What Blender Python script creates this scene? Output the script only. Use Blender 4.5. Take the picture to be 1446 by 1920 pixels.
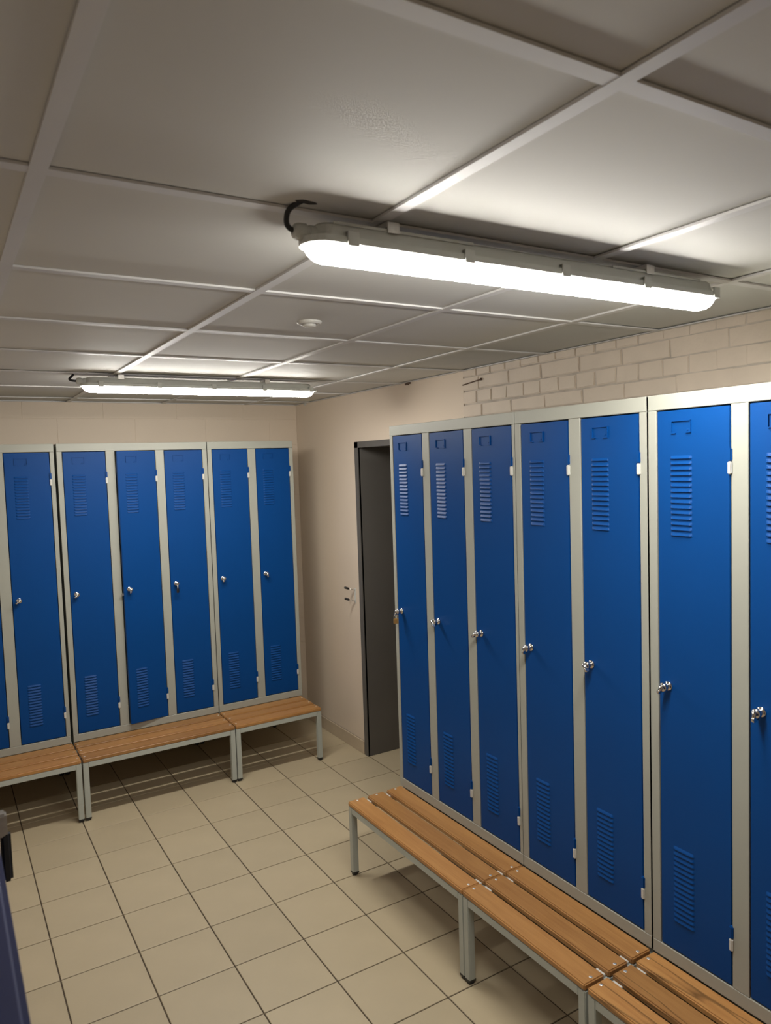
import bpy, bmesh, math, random
from mathutils import Vector, Matrix
random.seed(7)
for o in list(bpy.data.objects): bpy.data.objects.remove(o)
scn = bpy.context.scene
COL = scn.collection

# ------------------------------------------------------------------ camera
CAM = Vector((-2.3892, -5.1659, 1.9650))
cr = Vector((0.85364107, -0.51984551, -0.03252024)).normalized()
cf = Vector((0.51729562, 0.85343606, -0.0636564)).normalized()
cu = cr.cross(cf).normalized()
cam = bpy.data.cameras.new('camera'); camo = bpy.data.objects.new('camera', cam); COL.objects.link(camo)
camo.matrix_world = Matrix(((cr.x, cu.x, -cf.x, CAM.x), (cr.y, cu.y, -cf.y, CAM.y), (cr.z, cu.z, -cf.z, CAM.z), (0, 0, 0, 1)))
cam.sensor_fit = 'VERTICAL'; cam.sensor_height = 36.0; cam.sensor_width = 36.0 * 1446 / 1920
cam.lens = 1390.08 / 1920 * 36
cam.clip_start = 0.02
cam.dof.use_dof = True; cam.dof.focus_distance = 3.6; cam.dof.aperture_fstop = 7.5
scn.camera = camo

# ------------------------------------------------------------------ world, exposure
w = bpy.data.worlds.new('world'); scn.world = w; w.use_nodes = True
w.node_tree.nodes['Background'].inputs[0].default_value = (0.01, 0.01, 0.01, 1)
w.node_tree.nodes['Background'].inputs[1].default_value = 0.0
scn.view_settings.view_transform = 'Standard'; scn.view_settings.look = 'None'
scn.view_settings.gamma = 1.0; scn.view_settings.use_curve_mapping = False
scn.view_settings.exposure = 1.15
LAMP_STRENGTH = 52.0
LAMP_COLOR = (1.0, 0.965, 0.89, 1)

# ------------------------------------------------------------------ sizes (metres)
WX, BY = 0.015, 0.075          # faces of the right wall and the back wall
LX, RY = -2.85, -6.75          # left wall, wall behind the camera
ZC = 2.4403                    # ceiling grid
TX, TY, TX0, TY0 = 0.2997, 0.3048, -2.0864, -1.1930

# ------------------------------------------------------------------ materials
def mat(name, base, rough=0.5, metal=0.0, noise=None, bump=None, coat=0.0, rnd=0.0, spec=0.5):
    m = bpy.data.materials.new(name); m.use_nodes = True
    nt = m.node_tree; b = nt.nodes['Principled BSDF']
    b.inputs['Base Color'].default_value = (*base, 1); b.inputs['Roughness'].default_value = rough
    b.inputs['Metallic'].default_value = metal; b.inputs['Coat Weight'].default_value = coat
    b.inputs['Specular IOR Level'].default_value = spec
    tc = nt.nodes.new('ShaderNodeTexCoord')
    out = None
    if noise:
        sc, amt = noise
        n = nt.nodes.new('ShaderNodeTexNoise'); n.inputs['Scale'].default_value = sc; n.inputs['Detail'].default_value = 5
        nt.links.new(tc.outputs['Object'], n.inputs['Vector'])
        r = nt.nodes.new('ShaderNodeMapRange'); r.inputs['From Min'].default_value = .25; r.inputs['From Max'].default_value = .75
        r.inputs['To Min'].default_value = 1 - amt; r.inputs['To Max'].default_value = 1 + amt
        nt.links.new(n.outputs['Fac'], r.inputs['Value'])
        out = r.outputs['Result']
    if rnd:
        oi = nt.nodes.new('ShaderNodeObjectInfo')
        r2 = nt.nodes.new('ShaderNodeMapRange'); r2.inputs['To Min'].default_value = 1 - rnd; r2.inputs['To Max'].default_value = 1 + rnd
        nt.links.new(oi.outputs['Random'], r2.inputs['Value'])
        if out:
            mm = nt.nodes.new('ShaderNodeMath'); mm.operation = 'MULTIPLY'
            nt.links.new(out, mm.inputs[0]); nt.links.new(r2.outputs['Result'], mm.inputs[1]); out = mm.outputs[0]
        else: out = r2.outputs['Result']
    if out:
        vm = nt.nodes.new('ShaderNodeVectorMath'); vm.operation = 'SCALE'; vm.inputs[0].default_value = base
        nt.links.new(out, vm.inputs['Scale']); nt.links.new(vm.outputs[0], b.inputs['Base Color'])
    if bump:
        sc, st, dist = bump
        n = nt.nodes.new('ShaderNodeTexNoise'); n.inputs['Scale'].default_value = sc; n.inputs['Detail'].default_value = 4
        nt.links.new(tc.outputs['Object'], n.inputs['Vector'])
        bp = nt.nodes.new('ShaderNodeBump'); bp.inputs['Strength'].default_value = st; bp.inputs['Distance'].default_value = dist
        nt.links.new(n.outputs['Fac'], bp.inputs['Height']); nt.links.new(bp.outputs[0], b.inputs['Normal'])
    return m

def wood_mat():
    m = bpy.data.materials.new('bench_wood'); m.use_nodes = True
    nt = m.node_tree; b = nt.nodes['Principled BSDF']
    tc = nt.nodes.new('ShaderNodeTexCoord'); oi = nt.nodes.new('ShaderNodeObjectInfo')
    off = nt.nodes.new('ShaderNodeVectorMath'); off.operation = 'MULTIPLY_ADD'
    cmb = nt.nodes.new('ShaderNodeCombineXYZ')
    ml = nt.nodes.new('ShaderNodeMath'); ml.operation = 'MULTIPLY'; ml.inputs[1].default_value = 9.7
    nt.links.new(oi.outputs['Random'], ml.inputs[0])
    for i in range(3): nt.links.new(ml.outputs[0], cmb.inputs[i])
    off.inputs[1].default_value = (2.6, 46, 46)
    nt.links.new(tc.outputs['Object'], off.inputs[0]); nt.links.new(cmb.outputs[0], off.inputs[2])
    n = nt.nodes.new('ShaderNodeTexNoise'); n.inputs['Scale'].default_value = 1.0; n.inputs['Detail'].default_value = 6; n.inputs['Distortion'].default_value = .8
    nt.links.new(off.outputs[0], n.inputs['Vector'])
    n2 = nt.nodes.new('ShaderNodeTexNoise'); n2.inputs['Scale'].default_value = 5.0; n2.inputs['Detail'].default_value = 3
    nt.links.new(off.outputs[0], n2.inputs['Vector'])
    off2 = nt.nodes.new('ShaderNodeVectorMath'); off2.operation = 'MULTIPLY_ADD'; off2.inputs[1].default_value = (1.8, 13, 13)
    nt.links.new(tc.outputs['Object'], off2.inputs[0]); nt.links.new(cmb.outputs[0], off2.inputs[2])
    wn_ = nt.nodes.new('ShaderNodeTexNoise'); wn_.inputs['Scale'].default_value = 1.0; wn_.inputs['Detail'].default_value = 1.5
    nt.links.new(off2.outputs[0], wn_.inputs['Vector'])
    sb = nt.nodes.new('ShaderNodeMath'); sb.operation = 'SUBTRACT'; sb.inputs[1].default_value = .53; nt.links.new(wn_.outputs['Fac'], sb.inputs[0])
    ab = nt.nodes.new('ShaderNodeMath'); ab.operation = 'ABSOLUTE'; nt.links.new(sb.outputs[0], ab.inputs[0])
    ramp = nt.nodes.new('ShaderNodeValToRGB')
    e = ramp.color_ramp.elements
    e[0].position = .28; e[0].color = (.33, .148, .045, 1)
    e[1].position = .68; e[1].color = (.46, .235, .078, 1)
    mx = nt.nodes.new('ShaderNodeMath'); mx.operation = 'MULTIPLY_ADD'; mx.inputs[1].default_value = .35
    nt.links.new(n2.outputs['Fac'], mx.inputs[0])
    m2 = nt.nodes.new('ShaderNodeMath'); m2.operation = 'MULTIPLY'; m2.inputs[1].default_value = .62
    nt.links.new(n.outputs['Fac'], m2.inputs[0]); nt.links.new(m2.outputs[0], mx.inputs[2])
    nt.links.new(mx.outputs[0], ramp.inputs[0])
    # dark heart streaks, stronger on some slats
    st = nt.nodes.new('ShaderNodeMapRange'); st.inputs['From Min'].default_value = .0; st.inputs['From Max'].default_value = .022
    st.inputs['To Min'].default_value = .42; st.inputs['To Max'].default_value = 1.0
    nt.links.new(ab.outputs[0], st.inputs['Value'])
    rr = nt.nodes.new('ShaderNodeMapRange'); rr.inputs['To Min'].default_value = .80; rr.inputs['To Max'].default_value = 1.12
    nt.links.new(oi.outputs['Random'], rr.inputs['Value'])
    sm = nt.nodes.new('ShaderNodeMix'); sm.data_type = 'FLOAT'; sm.inputs[2].default_value = 1.0   # figured slats carry object index 1
    nt.links.new(oi.outputs['Object Index'], sm.inputs[0]); nt.links.new(st.outputs[0], sm.inputs[3])
    mm = nt.nodes.new('ShaderNodeMath'); mm.operation = 'MULTIPLY'
    nt.links.new(sm.outputs[0], mm.inputs[0]); nt.links.new(rr.outputs[0], mm.inputs[1])
    vm = nt.nodes.new('ShaderNodeVectorMath'); vm.operation = 'SCALE'
    nt.links.new(ramp.outputs[0], vm.inputs[0]); nt.links.new(mm.outputs[0], vm.inputs['Scale'])
    nt.links.new(vm.outputs[0], b.inputs['Base Color'])
    b.inputs['Roughness'].default_value = .38
    bp = nt.nodes.new('ShaderNodeBump'); bp.inputs['Strength'].default_value = .15; bp.inputs['Distance'].default_value = .001
    nt.links.new(n2.outputs['Fac'], bp.inputs['Height']); nt.links.new(bp.outputs[0], b.inputs['Normal'])
    return m

def emis(name, col, s):
    m = bpy.data.materials.new(name); m.use_nodes = True
    nt = m.node_tree; nt.nodes.remove(nt.nodes['Principled BSDF'])
    e = nt.nodes.new('ShaderNodeEmission'); e.inputs[0].default_value = col
    # the LED strip shines downwards: the flanks of the opal cover are dimmer than its underside
    g = nt.nodes.new('ShaderNodeNewGeometry'); sp = nt.nodes.new('ShaderNodeSeparateXYZ'); nt.links.new(g.outputs['Normal'], sp.inputs[0])
    mr = nt.nodes.new('ShaderNodeMapRange'); mr.inputs['From Min'].default_value = -.95; mr.inputs['From Max'].default_value = .1
    mr.inputs['To Min'].default_value = s; mr.inputs['To Max'].default_value = s * .065
    nt.links.new(sp.outputs['Z'], mr.inputs['Value']); nt.links.new(mr.outputs[0], e.inputs[1])
    nt.links.new(e.outputs[0], nt.nodes['Material Output'].inputs[0])
    return m

M = dict(
    blue=mat('blue_paint', (.0001, .052, .225), .46, noise=(3.0, .04), bump=(90, .03, .0006), spec=.2),
    frame=mat('light_grey_paint', (.365, .37, .325), .45, noise=(4, .03)),
    inside=mat('inner_grey_paint', (.50, .51, .46), .5, noise=(4, .03)),
    benchm=mat('bench_grey_paint', (.43, .455, .42), .42, noise=(6, .05)),
    wood=wood_mat(),
    chrome=mat('chrome', (.72, .70, .67), .16, 1.0, noise=(60, .08)),
    steel=mat('zinc_steel', (.55, .53, .50), .35, 1.0, noise=(80, .1)),
    zinc=mat('bright_zinc', (.86, .85, .82), .42, .85, noise=(80, .05)),
    brass=mat('brass', (.72, .50, .22), .30, 1.0, noise=(80, .08)),
    black=mat('black_plastic', (.012, .012, .013), .45, noise=(30, .2)),
    white=mat('white_plastic', (.60, .59, .55), .45, noise=(20, .03)),
    tile=mat('beige_floor_tile', (.475, .395, .265), .38, noise=(5, .05), bump=(35, .06, .001), rnd=.035),
    grout=mat('brown_grout', (.075, .055, .035), .9, noise=(30, .25)),
    skirt=mat('beige_skirting_tile', (.50, .41, .30), .4, noise=(8, .06)),
    wall=mat('cream_wall_paint', (.68, .575, .465), .62, noise=(1.5, .03), bump=(45, .10, .003)),
    brick=mat('painted_brick', (.655, .56, .462), .62, noise=(9, .05), bump=(24, .5, .008)),
    ctile=mat('ceiling_tile_white', (.62, .61, .575), .7, noise=(2.2, .025), rnd=.02),
    runner=mat('ceiling_runner_white', (.66, .65, .64), .45, noise=(6, .03)),
    lampg=mat('lamp_grey_plastic', (.56, .575, .54), .45, noise=(10, .03)),
    glow=emis('lamp_diffuser_light', LAMP_COLOR, LAMP_STRENGTH),
    mortar=mat('joint_shadow_paint', (.50, .435, .37), .75, noise=(14, .25)),  # shadow lines of the brick joints, put into a darker wall paint
    dark=mat('anthracite_paint', (.115, .108, .10), .5, noise=(3, .08)),
    navy=mat('navy_blue_paint', (.006, .012, .060), .38, noise=(5, .1)),
    rust=mat('rusty_metal', (.13, .085, .06), .7, .4, noise=(90, .4)),
    hole=mat('dark_hole_shade', (.05, .045, .04), .9, noise=(60, .4)),  # dark colour painted in for the shade inside the cable hole
)

# ------------------------------------------------------------------ mesh helpers
def bx(bm, x0, x1, y0, y1, z0, z1):
    vs = [bm.verts.new(p) for p in ((x0, y0, z0), (x1, y0, z0), (x1, y1, z0), (x0, y1, z0), (x0, y0, z1), (x1, y0, z1), (x1, y1, z1), (x0, y1, z1))]
    for f in ((3, 2, 1, 0), (4, 5, 6, 7), (0, 1, 5, 4), (1, 2, 6, 5), (2, 3, 7, 6), (3, 0, 4, 7)):
        bm.faces.new([vs[i] for i in f])
    return vs
def finish(bm, name, m, bevel=0, seg=1, smooth=False):
    if bevel:
        bmesh.ops.bevel(bm, geom=bm.edges[:], offset=bevel, segments=seg, affect='EDGES', clamp_overlap=True)
    bmesh.ops.recalc_face_normals(bm, faces=bm.faces[:])
    me = bpy.data.meshes.new(name); bm.to_mesh(me); bm.free()
    if smooth:
        for p in me.polygons: p.use_smooth = True
    me.materials.append(m)
    return me
def link(name, me, parent=None, loc=(0, 0, 0), rz=0.0):
    o = bpy.data.objects.new(name, me); COL.objects.link(o)
    o.location = loc; o.rotation_euler = (0, 0, rz)
    if parent: o.parent = parent
    return o
def boxobj(name, m, b, parent=None, bevel=0, seg=1):
    bm = bmesh.new()
    for q in (b if isinstance(b[0], (tuple, list)) else [b]): bx(bm, *q)
    return link(name, finish(bm, name, m, bevel, seg), parent)
def lathe(bm, prof, axis='Z', n=20, origin=(0, 0, 0)):
    """prof: list of (radius, height) along the axis"""
    ox, oy, oz = origin; rings = []
    for r, h in prof:
        ring = []
        for i in range(n):
            a = 2 * math.pi * i / n; c, s = r * math.cos(a), r * math.sin(a)
            p = {'Z': (c, s, h), 'Y': (c, h, s), 'X': (h, c, s)}[axis]
            ring.append(bm.verts.new((p[0] + ox, p[1] + oy, p[2] + oz)))
        rings.append(ring)
    for a, b in zip(rings, rings[1:]):
        for i in range(n): bm.faces.new((a[i], a[(i + 1) % n], b[(i + 1) % n], b[i]))
    bm.faces.new(rings[0][::-1]); bm.faces.new(rings[-1])
def tube(bm, pts, r, n=10):
    pts = [Vector(p) for p in pts]; rings = []
    for i, p in enumerate(pts):
        t = (pts[min(i + 1, len(pts) - 1)] - pts[max(i - 1, 0)]).normalized()
        a = t.cross(Vector((0, 0, 1)))
        if a.length < .05: a = t.cross(Vector((1, 0, 0)))
        a.normalize(); b = t.cross(a)
        rr = r[i] if isinstance(r, (list, tuple)) else r
        rings.append([bm.verts.new(p + rr * (math.cos(2 * math.pi * k / n) * a + math.sin(2 * math.pi * k / n) * b)) for k in range(n)])
    for a, b in zip(rings, rings[1:]):
        for k in range(n): bm.faces.new((a[k], a[(k + 1) % n], b[(k + 1) % n], b[k]))
    bm.faces.new(rings[0][::-1]); bm.faces.new(rings[-1])
def bez(p0, p1, p2, p3, n=10):
    p0, p1, p2, p3 = map(Vector, (p0, p1, p2, p3)); out = []
    for i in range(n + 1):
        t = i / n; s = 1 - t
        out.append(s**3 * p0 + 3 * s * s * t * p1 + 3 * s * t * t * p2 + t**3 * p3)
    return out
def thing(name, label, cat, loc=(0, 0, 0), rz=0.0, group=None):
    o = bpy.data.objects.new(name, None); COL.objects.link(o); o.empty_display_size = .1
    o.location = loc; o.rotation_euler = (0, 0, rz); tag(o, label, cat, group)
    return o
def tag(o, label, cat, group=None):
    o['label'] = label; o['category'] = cat
    if group: o['group'] = group
    return o
def struct(name, o, label, cat):
    o['kind'] = 'structure'; o['label'] = label; o['category'] = cat
    return o

# ------------------------------------------------------------------ floor
DY0, DY1 = -0.885, -1.79         # doorway opening in the right wall (far, near)
PX = 1.55                        # far side of the passage behind the doorway
floor = boxobj('floor', M['grout'], [(LX - .1, WX, RY - .1, BY + .1, -.08, -.003), (WX, PX + .1, DY1 - .5, DY0 + .4, -.08, -.003)])
struct('floor', floor, 'beige square ceramic floor tiles with dark brown joints', 'floor')
tile_cache = {}
def floor_tile(x0, x1, y0, y1):
    key = (round(x1 - x0, 4), round(y1 - y0, 4))
    if key not in tile_cache:
        bm = bmesh.new(); bx(bm, 0, key[0], 0, key[1], -.008, 0)
        es = [e for e in bm.edges if all(v.co.z > -.001 for v in e.verts)]
        bmesh.ops.bevel(bm, geom=es, offset=.0012, segments=1, affect='EDGES')
        tile_cache[key] = finish(bm, 'tile', M['tile'])
    link('tile', tile_cache[key], floor, (x0, y0, 0))
G = .0026
i0 = math.floor((LX - TX0) / TX)
for i in range(i0, 14):
    for j in range(-6, 20):
        x0, x1 = TX0 + i * TX, TX0 + (i + 1) * TX
        y1, y0 = TY0 - j * TY, TY0 - (j + 1) * TY
        in_passage = (x1 > WX + .02)
        lo_x, hi_x = LX, (PX if in_passage else WX)
        lo_y, hi_y = (DY1 - .45, DY0 + .35) if x0 > WX + .30 else (RY, BY)
        if x0 <= WX + .30 and in_passage: lo_y, hi_y = DY1, DY0
        ax, bx_, ay, by_ = max(x0, lo_x), min(x1, hi_x), max(y0, lo_y), min(y1, hi_y)
        if x0 < WX < x1:            # column that crosses the wall line: room piece and doorway piece
            a2, b2 = max(y0, RY), min(y1, BY)
            if b2 - a2 > .02: floor_tile(x0 + G, WX - .001, a2 + G, b2 - G)
            ax = WX
        if bx_ - ax > .02 and by_ - ay > .02:
            floor_tile(ax + (G if ax == x0 else 0), bx_ - (G if bx_ == x1 else 0), ay + G, by_ - G)

# ------------------------------------------------------------------ walls
T = .30
ZT = ZC + .12
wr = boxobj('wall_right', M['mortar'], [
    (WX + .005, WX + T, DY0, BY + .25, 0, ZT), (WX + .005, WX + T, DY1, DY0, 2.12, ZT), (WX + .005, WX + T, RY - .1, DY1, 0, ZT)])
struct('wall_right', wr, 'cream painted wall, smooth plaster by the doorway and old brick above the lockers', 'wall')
# smooth plaster coat from the corner to the beginning of the brickwork
bm = bmesh.new()
PE = -2.03
bx(bm, WX, WX + .006, DY0 + .04, BY, 0, ZC + .02)
bx(bm, WX, WX + .006, DY1 - .04, DY0 + .04, 2.122, ZC + .02)
bx(bm, WX, WX + .006, PE, DY1 - .04, 0, ZC + .02)
link('plaster', finish(bm, 'plaster', M['wall']), wr)
# painted brickwork, alternating header and stretcher courses
courses = [2.063, 2.1305, 2.198, 2.265, 2.334, 2.404, 2.47]
for k in range(len(courses) - 1):
    z0, z1 = courses[k], courses[k + 1]
    head = (k % 2 == 1)
    L = .1145 if head else .236
    y = PE + .006
    first = True
    while y > -5.0:
        l = L * random.uniform(.95, 1.05)
        if first and not head: l *= random.uniform(.5, .9)
        ya, yb = y, max(y - l, -5.0)
        first = False
        fade = min(1, max(0, (-2.78 - ya) / .6))
        proud = .0052 * (1 - fade) + .0012 * fade + random.uniform(-.0012, .0012) * (1 - .7 * fade)
        proud = max(proud, .0006)
        g = (.0042 * (1 - fade) + .0022 * fade) * random.uniform(.7, 1.3)
        bm = bmesh.new()
        gy = g * (1 - .75 * fade) * random.choice((.1, .5, .9, 1))
        vs = bx(bm, WX + .005 - proud, WX + .03, yb + gy, ya - (gy if ya < PE else 0), z0 + g, min(z1 - g, ZC + .05))
        for v in vs: v.co.y += random.uniform(-.004, .004) * (1 if ya < PE else 0); v.co.z += random.uniform(-.0026, .0026)
        es = [e for e in bm.edges if all(v.co.x < WX + .006 for v in e.verts)]
        bmesh.ops.bevel(bm, geom=es, offset=min(.0035, proud * .8), segments=2, affect='EDGES')
        link('brick', finish(bm, 'brick', M['brick']), wr)
        y = yb - .0001

wb = boxobj('wall_back', M['wall'], (LX - .1, WX + T, BY + .0016, BY + .2, 0, ZT))
struct('wall_back', wb, 'cream painted block wall behind the locker row in the corner', 'wall')
zrows = [2.333 - .192 * k for k in range(13)]
rowsz = [(2.333, ZC + .05)] + [(zrows[k + 1], zrows[k]) for k in range(12)]
blk_cache = {}
for k, (z0, z1) in enumerate(rowsz):
    z0 = max(z0, 0)
    if z1 - z0 < .02: continue
    ph = -1.89 if k % 2 == 0 else -1.686
    xs = sorted([ph + .492 * n for n in range(-3, 6)])
    xs = [LX] + [x for x in xs if LX + .03 < x < WX - .03] + [WX]
    for a, b in zip(xs, xs[1:]):
        bm = bmesh.new(); bx(bm, a + .0012, b - .0012, BY - random.uniform(0, .0006), BY + .02, z0 + .0012, z1 - .0012)
        es = [e for e in bm.edges if all(v.co.y < BY + .005 for v in e.verts)]
        bmesh.ops.bevel(bm, geom=es, offset=.0012, segments=1, affect='EDGES')
        link('block', finish(bm, 'block', M['wall']), wb)
wl = boxobj('wall_left', M['wall'], (LX - .1, LX, RY - .1, BY + .2, 0, ZT))
struct('wall_left', wl, 'cream painted wall on the left side of the room', 'wall')
wn = boxobj('wall_near', M['wall'], (LX - .1, WX + T, RY - .1, RY, 0, ZT))
struct('wall_near', wn, 'cream painted wall closing the room at its near end', 'wall')
wp = boxobj('wall_passage', M['wall'], [(PX, PX + .1, DY1 - .6, DY0 + .5, 0, 2.5), (WX + T, PX, DY0 + .35, DY0 + .45, 0, 2.5),
                                        (WX + T, PX, DY1 - .55, DY1 - .45, 0, 2.5), (WX + T, PX, DY1 - .5, DY0 + .4, 2.5, 2.55)])
struct('wall_passage', wp, 'plain painted passage walls beyond the dark doorway', 'wall')

# doorway: anthracite steel frame with deep lining
FT = 2.12
door = boxobj('door_1', M['dark'], [(WX - .012, WX + .004, DY0 - .004, DY0 + .040, 0, FT + .001), (WX - .012, WX + .004, DY1 - .040, DY1 + .004, 0, FT + .001),
                                    (WX - .012, WX + .004, DY1 - .040, DY0 + .040, FT - .038, FT + .001)])
struct('door_1', door, 'open doorway with anthracite steel frame and deep dark lining', 'doorway')
boxobj('jamb', M['dark'], (WX - .006, WX + T + .01, DY0 - .004, DY0 + .006, 0, FT - .02), door)
boxobj('jamb', M['dark'], (WX - .006, WX + T + .01, DY1 - .006, DY1 + .004, 0, FT - .02), door)
boxobj('head', M['dark'], (WX - .006, WX + T + .01, DY1 + .003, DY0 - .003, FT - .036, FT), door)

# skirting tiles
SK = .088
sk = boxobj('baseboard_right', M['grout'], (WX - .007, WX + .002, DY0 + .044, BY, 0, SK - .002))
struct('baseboard_right', sk, 'beige tile skirting along the wall beside the doorway', 'skirting')
y = BY - .002
while y > DY0 + .05:
    y2 = max(y - TY, DY0 + .046)
    boxobj('skirting_tile', M['skirt'], (WX - .014, WX - .004, y2 + .0012, y - .0012, .001, SK), sk, .001)
    y = y2
sk2 = boxobj('baseboard_back', M['grout'], (LX, WX - .016, BY - .007, BY + .0005, 0, SK - .002))
struct('baseboard_back', sk2, 'beige tile skirting along the back wall under the benches', 'skirting')
x = WX - .017
while x > LX + .02:
    x2 = max(x - TX, LX)
    boxobj('skirting_tile', M['skirt'], (x2 + .0012, x - .0012, BY - .014, BY - .004, .001, SK), sk2, .001)
    x = x2

# ------------------------------------------------------------------ suspended ceiling
cei = boxobj('ceiling', M['ctile'], (LX - .05, WX + .05, RY - .05, BY + .05, ZC + .03, ZC + .06))
struct('ceiling', cei, 'suspended ceiling of plain white tiles in a white metal grid', 'ceiling')
def col3(y): return -.431 - .026 * (max(min(y, -1.2), -4.2) + 2.6) * -1
cols = [lambda y: LX, lambda y: -2.222, lambda y: -1.613, lambda y: -1.0, col3, lambda y: WX]
rows = [RY] + [-4.4946 + .6163 * r for r in range(-3, 8)] + [BY]
rows = [r for r in rows]
for j in range(len(rows) - 1):
    y0, y1 = rows[j], rows[j + 1]
    for k in range(len(cols) - 1):
        c0, c1 = cols[k], cols[k + 1]
        bm = bmesh.new()
        e = .002
        zl = ZC + .005 + random.uniform(-.001, .0015)
        P4 = [(c0(y0) + e, y0 + e), (c1(y0) - e, y0 + e), (c1(y1) - e, y1 - e), (c0(y1) + e, y1 - e)]
        lo = [bm.verts.new((px, py, zl + random.uniform(0, .0008))) for px, py in P4]; hi = [bm.verts.new((px, py, zl + .013)) for px, py in P4]
        bm.faces.new(lo[::-1]); bm.faces.new(hi)
        for a in range(4): bm.faces.new((lo[a], lo[(a + 1) % 4], hi[(a + 1) % 4], hi[a]))
        link('ceiling_tile', finish(bm, 'ceiling_tile', M['ctile']), cei)
HW = .0135
def runner(pa, pb, dz=0):
    (xa, ya), (xb, yb) = pa, pb
    d = Vector((xb - xa, yb - ya, 0)).normalized(); n = Vector((-d.y, d.x, 0)) * HW
    bm = bmesh.new(); z0, z1 = ZC - .0015 + dz, ZC + .004
    ps = [(xa + n.x, ya + n.y), (xb + n.x, yb + n.y), (xb - n.x, yb - n.y), (xa - n.x, ya - n.y)]
    lo = [bm.verts.new((*p, z0)) for p in ps]; hi = [bm.verts.new((*p, z1)) for p in ps]
    bm.faces.new(lo[::-1]); bm.faces.new(hi)
    for a in range(4): bm.faces.new((lo[a], lo[(a + 1) % 4], hi[(a + 1) % 4], hi[a]))
    link('grid_runner', finish(bm, 'grid_runner', M['runner']), cei)
for k in range(1, 5):
    if k == 4:
        for ya, yb in zip(rows, rows[1:]): runner((cols[k](ya), ya), (cols[k](yb), yb))
    else: runner((cols[k](0), RY), (cols[k](0), BY))
for j in range(1, len(rows) - 1):
    y = rows[j]
    for k in range(len(cols) - 1):
        runner((cols[k](y) + (HW if k else 0), y), (cols[k + 1](y) - (HW if k < 4 else 0), y), .0006)
tr = boxobj('trim_1', M['runner'], [(WX - .020, WX - .001, RY, BY, ZC - .001, ZC + .001), (WX - .003, WX - .001, RY, BY, ZC + .001, ZC + .016)])
struct('trim_1', tr, 'thin metal edge angle where ceiling meets the brick wall', 'trim')
for yy, m_, l_ in ((-1.505, 'rust', .026), (-.10, 'white', .02)):
    boxobj('edge_clip', M[m_], [(WX - .016, WX - .001, yy - l_, yy + l_ * .2, ZC - .010, ZC - .001), (WX - .009, WX - .001, yy - l_ * .3, yy + l_, ZC - .014, ZC - .004)], tr, .001)
tr = boxobj('trim_2', M['runner'], [(LX, WX - .021, BY - .021, BY - .002, ZC - .001, ZC + .001), (LX, WX - .021, BY - .004, BY - .002, ZC + .001, ZC + .016)])
struct('trim_2', tr, 'thin metal edge angle where ceiling meets the back wall', 'trim')

# ------------------------------------------------------------------ lockers
def louvre_mesh():
    bm = bmesh.new(); wdt = .076; n = 6
    prof = [(.0060, 0.0), (.0030, -.0018), (-.0005, -.0038), (-.0036, -.0048), (-.0046, -.0040), (-.0046, 0.0)]   # z, y(out is -)
    xsr = [(0, 0), (.004, .7), (.008, 1), (wdt - .008, 1), (wdt - .004, .7), (wdt, 0)]
    rings = [[bm.verts.new((x, py * s, pz)) for pz, py in prof] for x, s in xsr]
    for a, b in zip(rings, rings[1:]):
        for i in range(len(prof) - 1): bm.faces.new((a[i], a[i + 1], b[i + 1], b[i]))
    bmesh.ops.remove_doubles(bm, verts=bm.verts[:], dist=1e-6)
    return finish(bm, 'louvre', M['blue'])
LOUVRE = louvre_mesh()
def lock_mesh():
    bm = bmesh.new()
    lathe(bm, [(.0145, 0), (.0145, -.003), (.0125, -.005), (.0085, -.0055), (.0085, -.015), (.0125, -.0165), (.0135, -.020), (.0135, -.027), (.0115, -.0305), (.004, -.032)], 'Y', 18)
    # flat turning lug with a padlock eye
    bx(bm, -.0035, .0035, -.040, -.018, -.0175, .0085)
    lathe(bm, [(.0075, -.0042), (.0085, -.003), (.0085, .003), (.0075, .0042)], 'X', 14, (0, -.034, -.015))
    me = finish(bm, 'lock', M['chrome'])
    for p in me.polygons: p.use_smooth = len(p.vertices) == 4
    return me
LOCK = lock_mesh()
def holder_mesh():
    bm = bmesh.new(); o, t = -.0042, .0024
    W_, H_ = .068, .038
    bx(bm, 0, W_, o, .0005, H_ - t, H_); bx(bm, 0, t, o, .0005, 0, H_); bx(bm, W_ - t, W_, o, .0005, 0, H_)
    bx(bm, 0, .016, o, .0005, 0, t); bx(bm, W_ - .018, W_, o, .0005, 0, t)
    lathe(bm, [(.0028, .0005), (.0028, -.0012), (.001, -.0018)], 'Y', 8, (W_ - .012, 0, .009))
    return finish(bm, 'card_holder', M['blue'])
HOLDER = holder_mesh()
def hinge_meshes():
    bm = bmesh.new(); bx(bm, -.004, .009, -.009, .004, 0, .038); a = finish(bm, 'hinge_sleeve', M['blue'], .003, 2)
    bm = bmesh.new(); bx(bm, -.005, .007, -.010, .004, -.036, 0); b = finish(bm, 'hinge_block', M['white'], .0025, 2)
    return a, b
HS, HB = hinge_meshes()
ZB, ZTOP, ZD0, ZD1 = .3605, 2.150, .406, 2.1013
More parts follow.
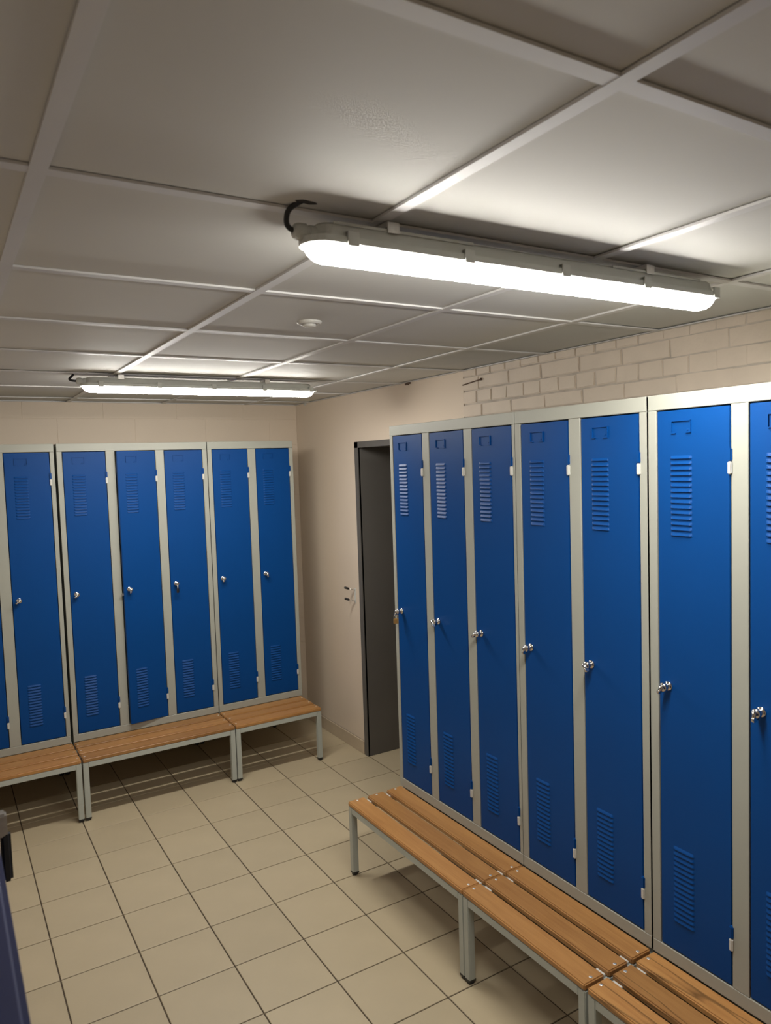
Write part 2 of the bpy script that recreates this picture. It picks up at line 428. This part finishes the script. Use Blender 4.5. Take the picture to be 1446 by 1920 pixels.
def locker(label, loc, rz, width, doors, depth=.49, ajar=None, lockrot=None):
    """loc: front left bottom corner of the unit as one faces it; doors: (x0, x1) along the front"""
    t = thing('locker_cabinet', label, 'locker', loc, rz)
    H = ZTOP - ZB; d0, d1 = ZD0 - ZB, ZD1 - ZB
    F = M['frame']
    boxobj('side_panel', F, (0, .0012, .002, depth, .001, H - .001), t)
    boxobj('side_panel', F, (width - .0012, width, .002, depth, .001, H - .001), t)
    boxobj('back_panel', F, (.0012, width - .0012, depth - .002, depth, .001, H - .001), t)
    boxobj('bottom_panel', F, (.0012, width - .0012, .022, depth - .002, .004, .008), t)
    boxobj('top_panel', F, (.0012, width - .0012, .022, depth - .002, H - .006, H - .002), t)
    boxobj('top_rail', F, (0, width, 0, .021, d1 + .002, H), t, .0015)
    boxobj('bottom_rail', F, (0, width, 0, .021, 0, d0 - .002), t, .0015)
    edges = [0] + [v for d in doors for v in d] + [width]
    for k in range(0, len(edges), 2):
        a, b = edges[k] + (.0015 if k else 0), edges[k + 1] - (.0015 if k + 2 < len(edges) else 0)
        boxobj('post', F, (a, b, .0005, .021, d0 - .0015, d1 + .0015), t, .0012)
        if 0 < k < len(edges) - 2:
            m_ = (a + b) / 2
            boxobj('partition', M['inside'], (m_ - .001, m_ + .001, .0215, depth - .003, .009, H - .007), t)
    for n, (a, b) in enumerate(doors):
        dw = b - a - .004; dh = d1 - d0 - .004
        bm = bmesh.new(); bx(bm, 0, dw, .0, .018, 0, dh)
        me = finish(bm, 'door', M['blue'], .0018, 2)
        # origin on the hinge side so that a door can stand ajar
        dr = link('door', me, t, (a + .002, .0012, d0 + .002))
        if ajar and ajar[0] == n:
            ang = math.radians(ajar[1])
            # turn about the right-hand edge
            dr.rotation_euler = (0, 0, ang)
            dr.location = (a + .002 + dw - dw * math.cos(ang), .0012 - dw * math.sin(ang), d0 + .002)
            dr['label'] = 'blue door standing slightly ajar'
            boxobj('latch_bolt', M['steel'], (-.014, .002, .006, .012, 1.212 - d0 - .002 - ZB, 1.228 - d0 - .002 - ZB), dr, .001)
        zb = -d0 - .002 - ZB
        for zf, n_l in ((1.958, 15), (.742, 15)):
            for q in range(n_l):
                link('louvre', LOUVRE, dr, (.046, .0002, zf + zb - q * .01655))
        link('card_holder', HOLDER, dr, (.052, .0002, 2.030 + zb))
        lk = link('lock', LOCK, dr, (.033, .0, 1.252 + zb)); lk['label'] = 'chrome turn lock with padlock eye'
        if lockrot: lk.rotation_euler = (0, lockrot[n % len(lockrot)], 0)
        for zh in (1.943, .553):
            link('hinge_sleeve', HS, dr, (dw - .001, .002, zh + zb))
            link('hinge_block', HB, t, (b - .001, .003, zh - ZB))
    return t
RZ = -math.pi / 2
def rdoors(y0, ds): return [(y0 - a, y0 - b) for a, b in ds]
XR, YL = -.483, -.4406
locker('three door blue locker unit standing next to the dark doorway', (XR, -2.080, ZB), RZ, .909,
       rdoors(-2.080, [(-2.1075, -2.358), (-2.4150, -2.667), (-2.7225, -2.9715)]), lockrot=[.3, -.5, .9])
locker('two door blue locker unit between the doorway unit and the last brick wall unit', (XR, -2.9915, ZB), RZ, .6145,
       rdoors(-2.9915, [(-3.0235, -3.272), (-3.3285, -3.5765)]), lockrot=[.2, -.6])
locker('blue locker unit at the end of the brick wall row furthest from the doorway', (XR, -3.6120, ZB), RZ, .9155,
       rdoors(-3.6120, [(-3.6440, -3.8920), (-3.9470, -4.1950), (-4.2500, -4.4980)]), lockrot=[.5, 0, .2])
def ldoors(x0, ds): return [(a - x0, b - x0) for a, b in ds]
locker('two door blue locker unit in the room corner against the back wall', (-.8635, YL, ZB), 0, .6025,
       ldoors(-.8635, [(-.8335, -.5895), (-.5327, -.2882)]), .495, lockrot=[.4, -.2])
locker('three door blue locker unit whose middle door stands ajar', (-1.7680, YL, ZB), 0, .9005,
       ldoors(-1.7680, [(-1.7378, -1.4950), (-1.4395, -1.1977), (-1.1432, -.8985)]), .495, ajar=(1, 7.2), lockrot=[.8, .3, 0])
locker('blue locker unit beside a dark gap at the far left of the back wall row', (-2.6880, YL, ZB), 0, .9060,
       ldoors(-2.6880, [(-2.6590, -2.4150), (-2.3540, -2.1100), (-2.0486, -1.8066)]), .495, lockrot=[.8, .3, 1.0])

# ------------------------------------------------------------------ benches
TB = .030
def foot_mesh():
    bm = bmesh.new()
    lathe(bm, [(.0125, 0), (.0145, .002), (.0145, .010)], 'Z', 12)
    bx(bm, -.0152, .0152, -.0152, .0152, .010, .018)
    return finish(bm, 'foot_cap', M['black'])
FOOT = foot_mesh()
def screw_mesh():
    bm = bmesh.new(); lathe(bm, [(.0062, -.001), (.0060, .0004), (.0042, .0010), (.0015, .0012)], 'Z', 10)
    return finish(bm, 'screw', M['zinc'], smooth=True)
SCREW = screw_mesh()
def leg_mesh():
    bm = bmesh.new(); bx(bm, -.015, .015, -.015, .015, .016, .337); return finish(bm, 'leg', M['benchm'], .0025, 2)
LEG = leg_mesh()
def bench(label, loc, rz, width, seat=.3034, depth=.775, name='locker_bench', figured=0):
    t = thing(name, label, 'bench', loc, rz)
    for lx in (.0155, width - .0155):
        for ly in (.0165, depth - .0165):
            l = link('leg', LEG, t, (lx, ly, 0)); link('foot_cap', FOOT, l)
    Bm = M['benchm']
    boxobj('rail', Bm, (.0305, width - .0305, .0015, .0315, .307, .337), t, .002)
    boxobj('rail', Bm, (.0305, width - .0305, depth - .0315, depth - .0015, .307, .337), t, .002)
    boxobj('rail', Bm, (.0305, width - .0305, seat + .010, seat + .040, .307, .337), t, .002)
    for lx in (.0005, width - .0305): boxobj('support_strip', Bm, (lx, lx + .030, seat + .012, depth - .002, .3366, .3600), t, .002)
    for lx in (.0005, width - .0305): boxobj('side_rail', Bm, (lx, lx + .030, .0320, depth - .0320, .307, .3368), t, .002)
    sw = (seat - .040) / 3
    for k in range(3):
        y0 = k * (sw + .020)
        bm = bmesh.new(); bx(bm, -width / 2 + .001, width / 2 - .001, 0, sw, 0, .0215)
        s = link('slat', finish(bm, 'slat', M['wood'], .004, 3), t, (width / 2, y0, .3375)); s.pass_index = figured
        for lx in (-width / 2 + .0165, width / 2 - .0165):
            link('screw', SCREW, s, (lx, sw / 2, .0212))
        if k < 2:
            for lx in (.012, width - .047):
                p = boxobj('spacer_plate', M['white'], (lx, lx + .035, y0 + sw + .002, y0 + sw + .018, .3372, .3465), t, .0015)
    return t
bench('slatted wooden bench under the lockers next to the dark doorway', (-.787, -2.087, 0), RZ, .9005)
bench('slatted wooden bench under the two door unit of the brick wall row', (-.787, -2.9885, 0), RZ, .6155)
bench('slatted wooden bench with dark streaked grain at the brick wall row end', (-.787, -3.6135, 0), RZ, .907, figured=1)
bench('short slatted wooden bench in the room corner under the back wall lockers', (-.8660, -.7586, 0), 0, .596, .3174, .81)
bench('slatted wooden bench under the locker unit with the ajar door', (-1.7690, -.7586, 0), 0, .898, .3174, .81)
bench('slatted wooden bench beside the gap at the far left of the back wall', (-2.6820, -.7586, 0), 0, .906, .3174, .81)

# ------------------------------------------------------------------ padlocks
def padlock(label, loc, rz, body_m, sx, sz, tilt=0):
    t = thing('padlock', label, 'padlock', loc, rz)
    bm = bmesh.new(); bx(bm, -sx / 2, sx / 2, -.0065, .0065, -sz, 0)
    link('body', finish(bm, 'body', body_m, .0022, 2), t)
    bm = bmesh.new(); r = sx * .34
    pts = [(-r, 0, -.004), (-r, 0, .010)] + [(-r * math.cos(a), 0, .010 + r * math.sin(a)) for a in [math.pi * i / 8 for i in range(1, 8)]] + [(r, 0, .010), (r, 0, -.004)]
    tube(bm, pts, .0026, 8)
    link('shackle', finish(bm, 'shackle', M['steel'], smooth=True), t)
    t.rotation_euler = (0, tilt, rz)
    return t
padlock('small brass padlock hanging from the lock of the door nearest the doorway', (XR - .035, -2.1425, 1.219), RZ + math.radians(70), M['brass'], .024, .025)
padlock('small black padlock hanging on a closed door beside the ajar door', (-1.1082, YL - .037, 1.222), math.radians(60), M['black'], .020, .026)

# ------------------------------------------------------------------ batten lamps
def stadium(bm, hl, hw, z, n=10):
    vs = []
    r = hw
    rx = hw * 1.0
    for i in range(n + 1):
        a = -math.pi / 2 + math.pi * i / n; vs.append(bm.verts.new((hl - rx + rx * math.cos(a), r * math.sin(a), z)))
    for i in range(n + 1):
        a = math.pi / 2 + math.pi * i / n; vs.append(bm.verts.new((-hl + rx + rx * math.cos(a), r * math.sin(a), z)))
    return vs
def loft(bm, loops, cap0=True, cap1=True):
    rs = [stadium(bm, *l) for l in loops]
    for a, b in zip(rs, rs[1:]):
        for i in range(len(a)): bm.faces.new((a[i], a[(i + 1) % len(a)], b[(i + 1) % len(b)], b[i]))
    if cap0: bm.faces.new(rs[0][::-1])
    if cap1: bm.faces.new(rs[-1])
HLn = .6125
def lamp(label, y, cable_pts, hole):
    xc = -1.1635
    t = thing('batten_light', label, 'ceiling light', (xc, y, ZC), 0, None)
    g = M['lampg']
    bm = bmesh.new()
    loft(bm, [(HLn - .032, .026, -.018), (HLn - .027, .032, -.023), (HLn - .024, .035, -.036), (HLn - .020, .037, -.044), (HLn, .0440, -.046), (HLn, .0440, -.0585), (HLn - .004, .042, -.0590)])
    link('housing', finish(bm, 'housing', g), t)
    bm = bmesh.new()
    loft(bm, [(HLn - .010, .0370, -.0570), (HLn - .010, .0370, -.0610), (HLn - .014, .0345, -.0700), (HLn - .022, .0285, -.0790), (HLn - .034, .0190, -.0855), (HLn - .047, .0070, -.0880)], cap0=False)
    d = link('diffuser', finish(bm, 'diffuser', M['glow'], smooth=True), t); d['label'] = 'glowing white diffuser'
    for cx in (-.525, -.250, .025, .300, .572):
        for s in (-1, 1):
            boxobj('clip', g, [(cx - .012, cx + .012, s * .0463 - .0022, s * .0463 + .0022, -.0635, -.036), (cx - .012, cx + .012, min(s * .036, s * .048), max(s * .036, s * .048), -.0385, -.036)], t, .0008)
    for cx in (-.430, .320):
        boxobj('mounting_bracket', M['steel'], [(cx - .014, cx + .014, -.036, .036, -.0145, -.0025), (cx - .014, cx + .014, -.0395, -.036, -.026, -.004), (cx - .014, cx + .014, .036, .0395, -.026, -.004)], t, .0006)
        boxobj('side_channel', g, [(cx - .13, cx + .20, -.0355, -.0325, -.0235, -.0175)], t, .0008)
    # cable gland at the left end, lug at the right end
    bm = bmesh.new()
    lathe(bm, [(.0150, -HLn + .040), (.0150, -HLn + .017), (.0135, -HLn + .016), (.0135, -HLn + .010), (.0165, -HLn + .009), (.0165, -HLn - .006), (.0130, -HLn - .013), (.0080, -HLn - .016)], 'X', 12, (0, 0, -.036))
    link('cable_gland', finish(bm, 'cable_gland', g), t)
    bm = bmesh.new()
    bx(bm, HLn - .012, HLn + .010, -.010, .010, -.058, -.044)
    link('end_lug', finish(bm, 'end_lug', g, .002, 2), t)
    bm = bmesh.new(); tube(bm, cable_pts, .0052, 10)
    link('cable', finish(bm, 'cable', M['black'], smooth=True), t)
    return t
gx = -HLn - .014
c1 = bez((gx + .012, 0, -.036), (gx - .014, 0, -.036), (gx - .017, -.003, -.026), (gx - .0165, -.008, -.014), 8) + bez((gx - .0165, -.008, -.014), (gx - .016, -.012, -.002), (gx - .012, -.022, .001), (gx + .004, -.040, .009), 10)[1:]
lamp('glowing batten light with a looped black cable nearest the brick wall lockers', -3.880, c1, None)
c2 = bez((gx + .012, 0, -.036), (gx - .022, 0, -.036), (gx - .042, .004, -.032), (gx - .020, .012, -.016), 10) + bez((gx - .020, .012, -.016), (gx - .012, .016, -.008), (gx - .006, .022, .002), (gx - .004, .030, .012), 6)[1:]
lamp('glowing batten light above the lockers of the back wall', -1.412, c2, None)
# torn cable hole as a flat dark disc, its inner shade put into the colour
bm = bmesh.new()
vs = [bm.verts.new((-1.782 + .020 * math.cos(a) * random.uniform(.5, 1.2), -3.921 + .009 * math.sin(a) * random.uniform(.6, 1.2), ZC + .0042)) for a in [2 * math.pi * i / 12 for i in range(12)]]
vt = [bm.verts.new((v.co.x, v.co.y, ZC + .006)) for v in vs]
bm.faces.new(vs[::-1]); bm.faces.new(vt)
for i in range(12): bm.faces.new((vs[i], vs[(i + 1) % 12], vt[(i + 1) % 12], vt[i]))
link('hole_shade_disc', finish(bm, 'hole_shade_disc', M['hole']), cei)

# ------------------------------------------------------------------ smoke detector / small ceiling and wall details
t = thing('smoke_detector', 'small round white detector on the ceiling between the two lights', 'smoke detector', (-1.297, -2.917, ZC + .005))
bm = bmesh.new(); lathe(bm, [(.041, .0), (.041, -.004), (.036, -.009), (.027, -.010), (.0265, -.007)], 'Z', 28)
link('base', finish(bm, 'base', M['white']), t)
bm = bmesh.new(); lathe(bm, [(.022, -.006), (.022, -.014), (.018, -.018), (.006, -.019)], 'Z', 24)
link('cap', finish(bm, 'cap', M['white']), t)

t = thing('coat_hook', 'small double wall hook with black tipped prongs beside the doorway', 'hook', (WX, -.770, 1.085))
boxobj('plate', M['white'], (-.004, .0005, -.011, .011, -.052, .048), t, .0015)
for dz in (.036, -.040):
    bm = bmesh.new(); tube(bm, [(-.003, 0, dz), (-.020, .004, dz + .003), (-.045, .012, dz + .012)], .0032, 8)
    pr_ = link('prong', finish(bm, 'prong', M['chrome'], smooth=True), t)
    bm = bmesh.new(); tube(bm, [(-.042, .011, dz + .011), (-.046, .0122, dz + .0125), (-.070, .020, dz + .022), (-.073, .021, dz + .0232)], [.005, .008, .008, .005], 10)
    tp = link('tip', finish(bm, 'tip', M['black'], smooth=True), pr_); tp['label'] = 'black rubber tip'

bm = bmesh.new(); tube(bm, [(WX - .004, -2.03, 2.368), (WX - .006, -2.10, 2.374), (WX - .008, -2.185, 2.381)], .0030, 8)
lathe(bm, [(.0065, 0), (.0065, .006)], 'Y', 8, (WX - .008, -2.190, 2.3815))
tag(link('wall_bolt', finish(bm, 'wall_bolt', M['rust'])), 'short rusty bolt lying against the wall where the brickwork begins', 'bolt')

# ------------------------------------------------------------------ dark blue cabinet at the left, beside the camera
CXF = -2.3405
t = thing('steel_cabinet', 'dark blue steel cabinet with a black vertical grip handle', 'cabinet', (CXF - .004, -5.30, 0), math.pi / 2)
boxobj('body', M['navy'], (0, 1.90, .002, .46, .04, 1.50), t, .008, 3)
boxobj('plinth', M['black'], (.02, 1.88, .02, .44, 0, .041), t)
for k in range(4):
    d_ = boxobj('door', M['navy'], (.012 + .469 * k, .012 + .469 * k + .463, -.0005, .006, .07, 1.47), t, .002)
    if k < 3: continue
    hx = .012 + .469 * k + .275
    bm = bmesh.new(); bx(bm, hx - .014, hx + .014, -.034, -.003, 1.285, 1.330)
    link('handle_mount', finish(bm, 'handle_mount', M['steel'], .004, 2), d_)
    bm = bmesh.new(); bx(bm, hx - .010, hx + .010, -.039, -.021, 1.195, 1.292)
    link('grip', finish(bm, 'grip', M['black'], .005, 3), d_)
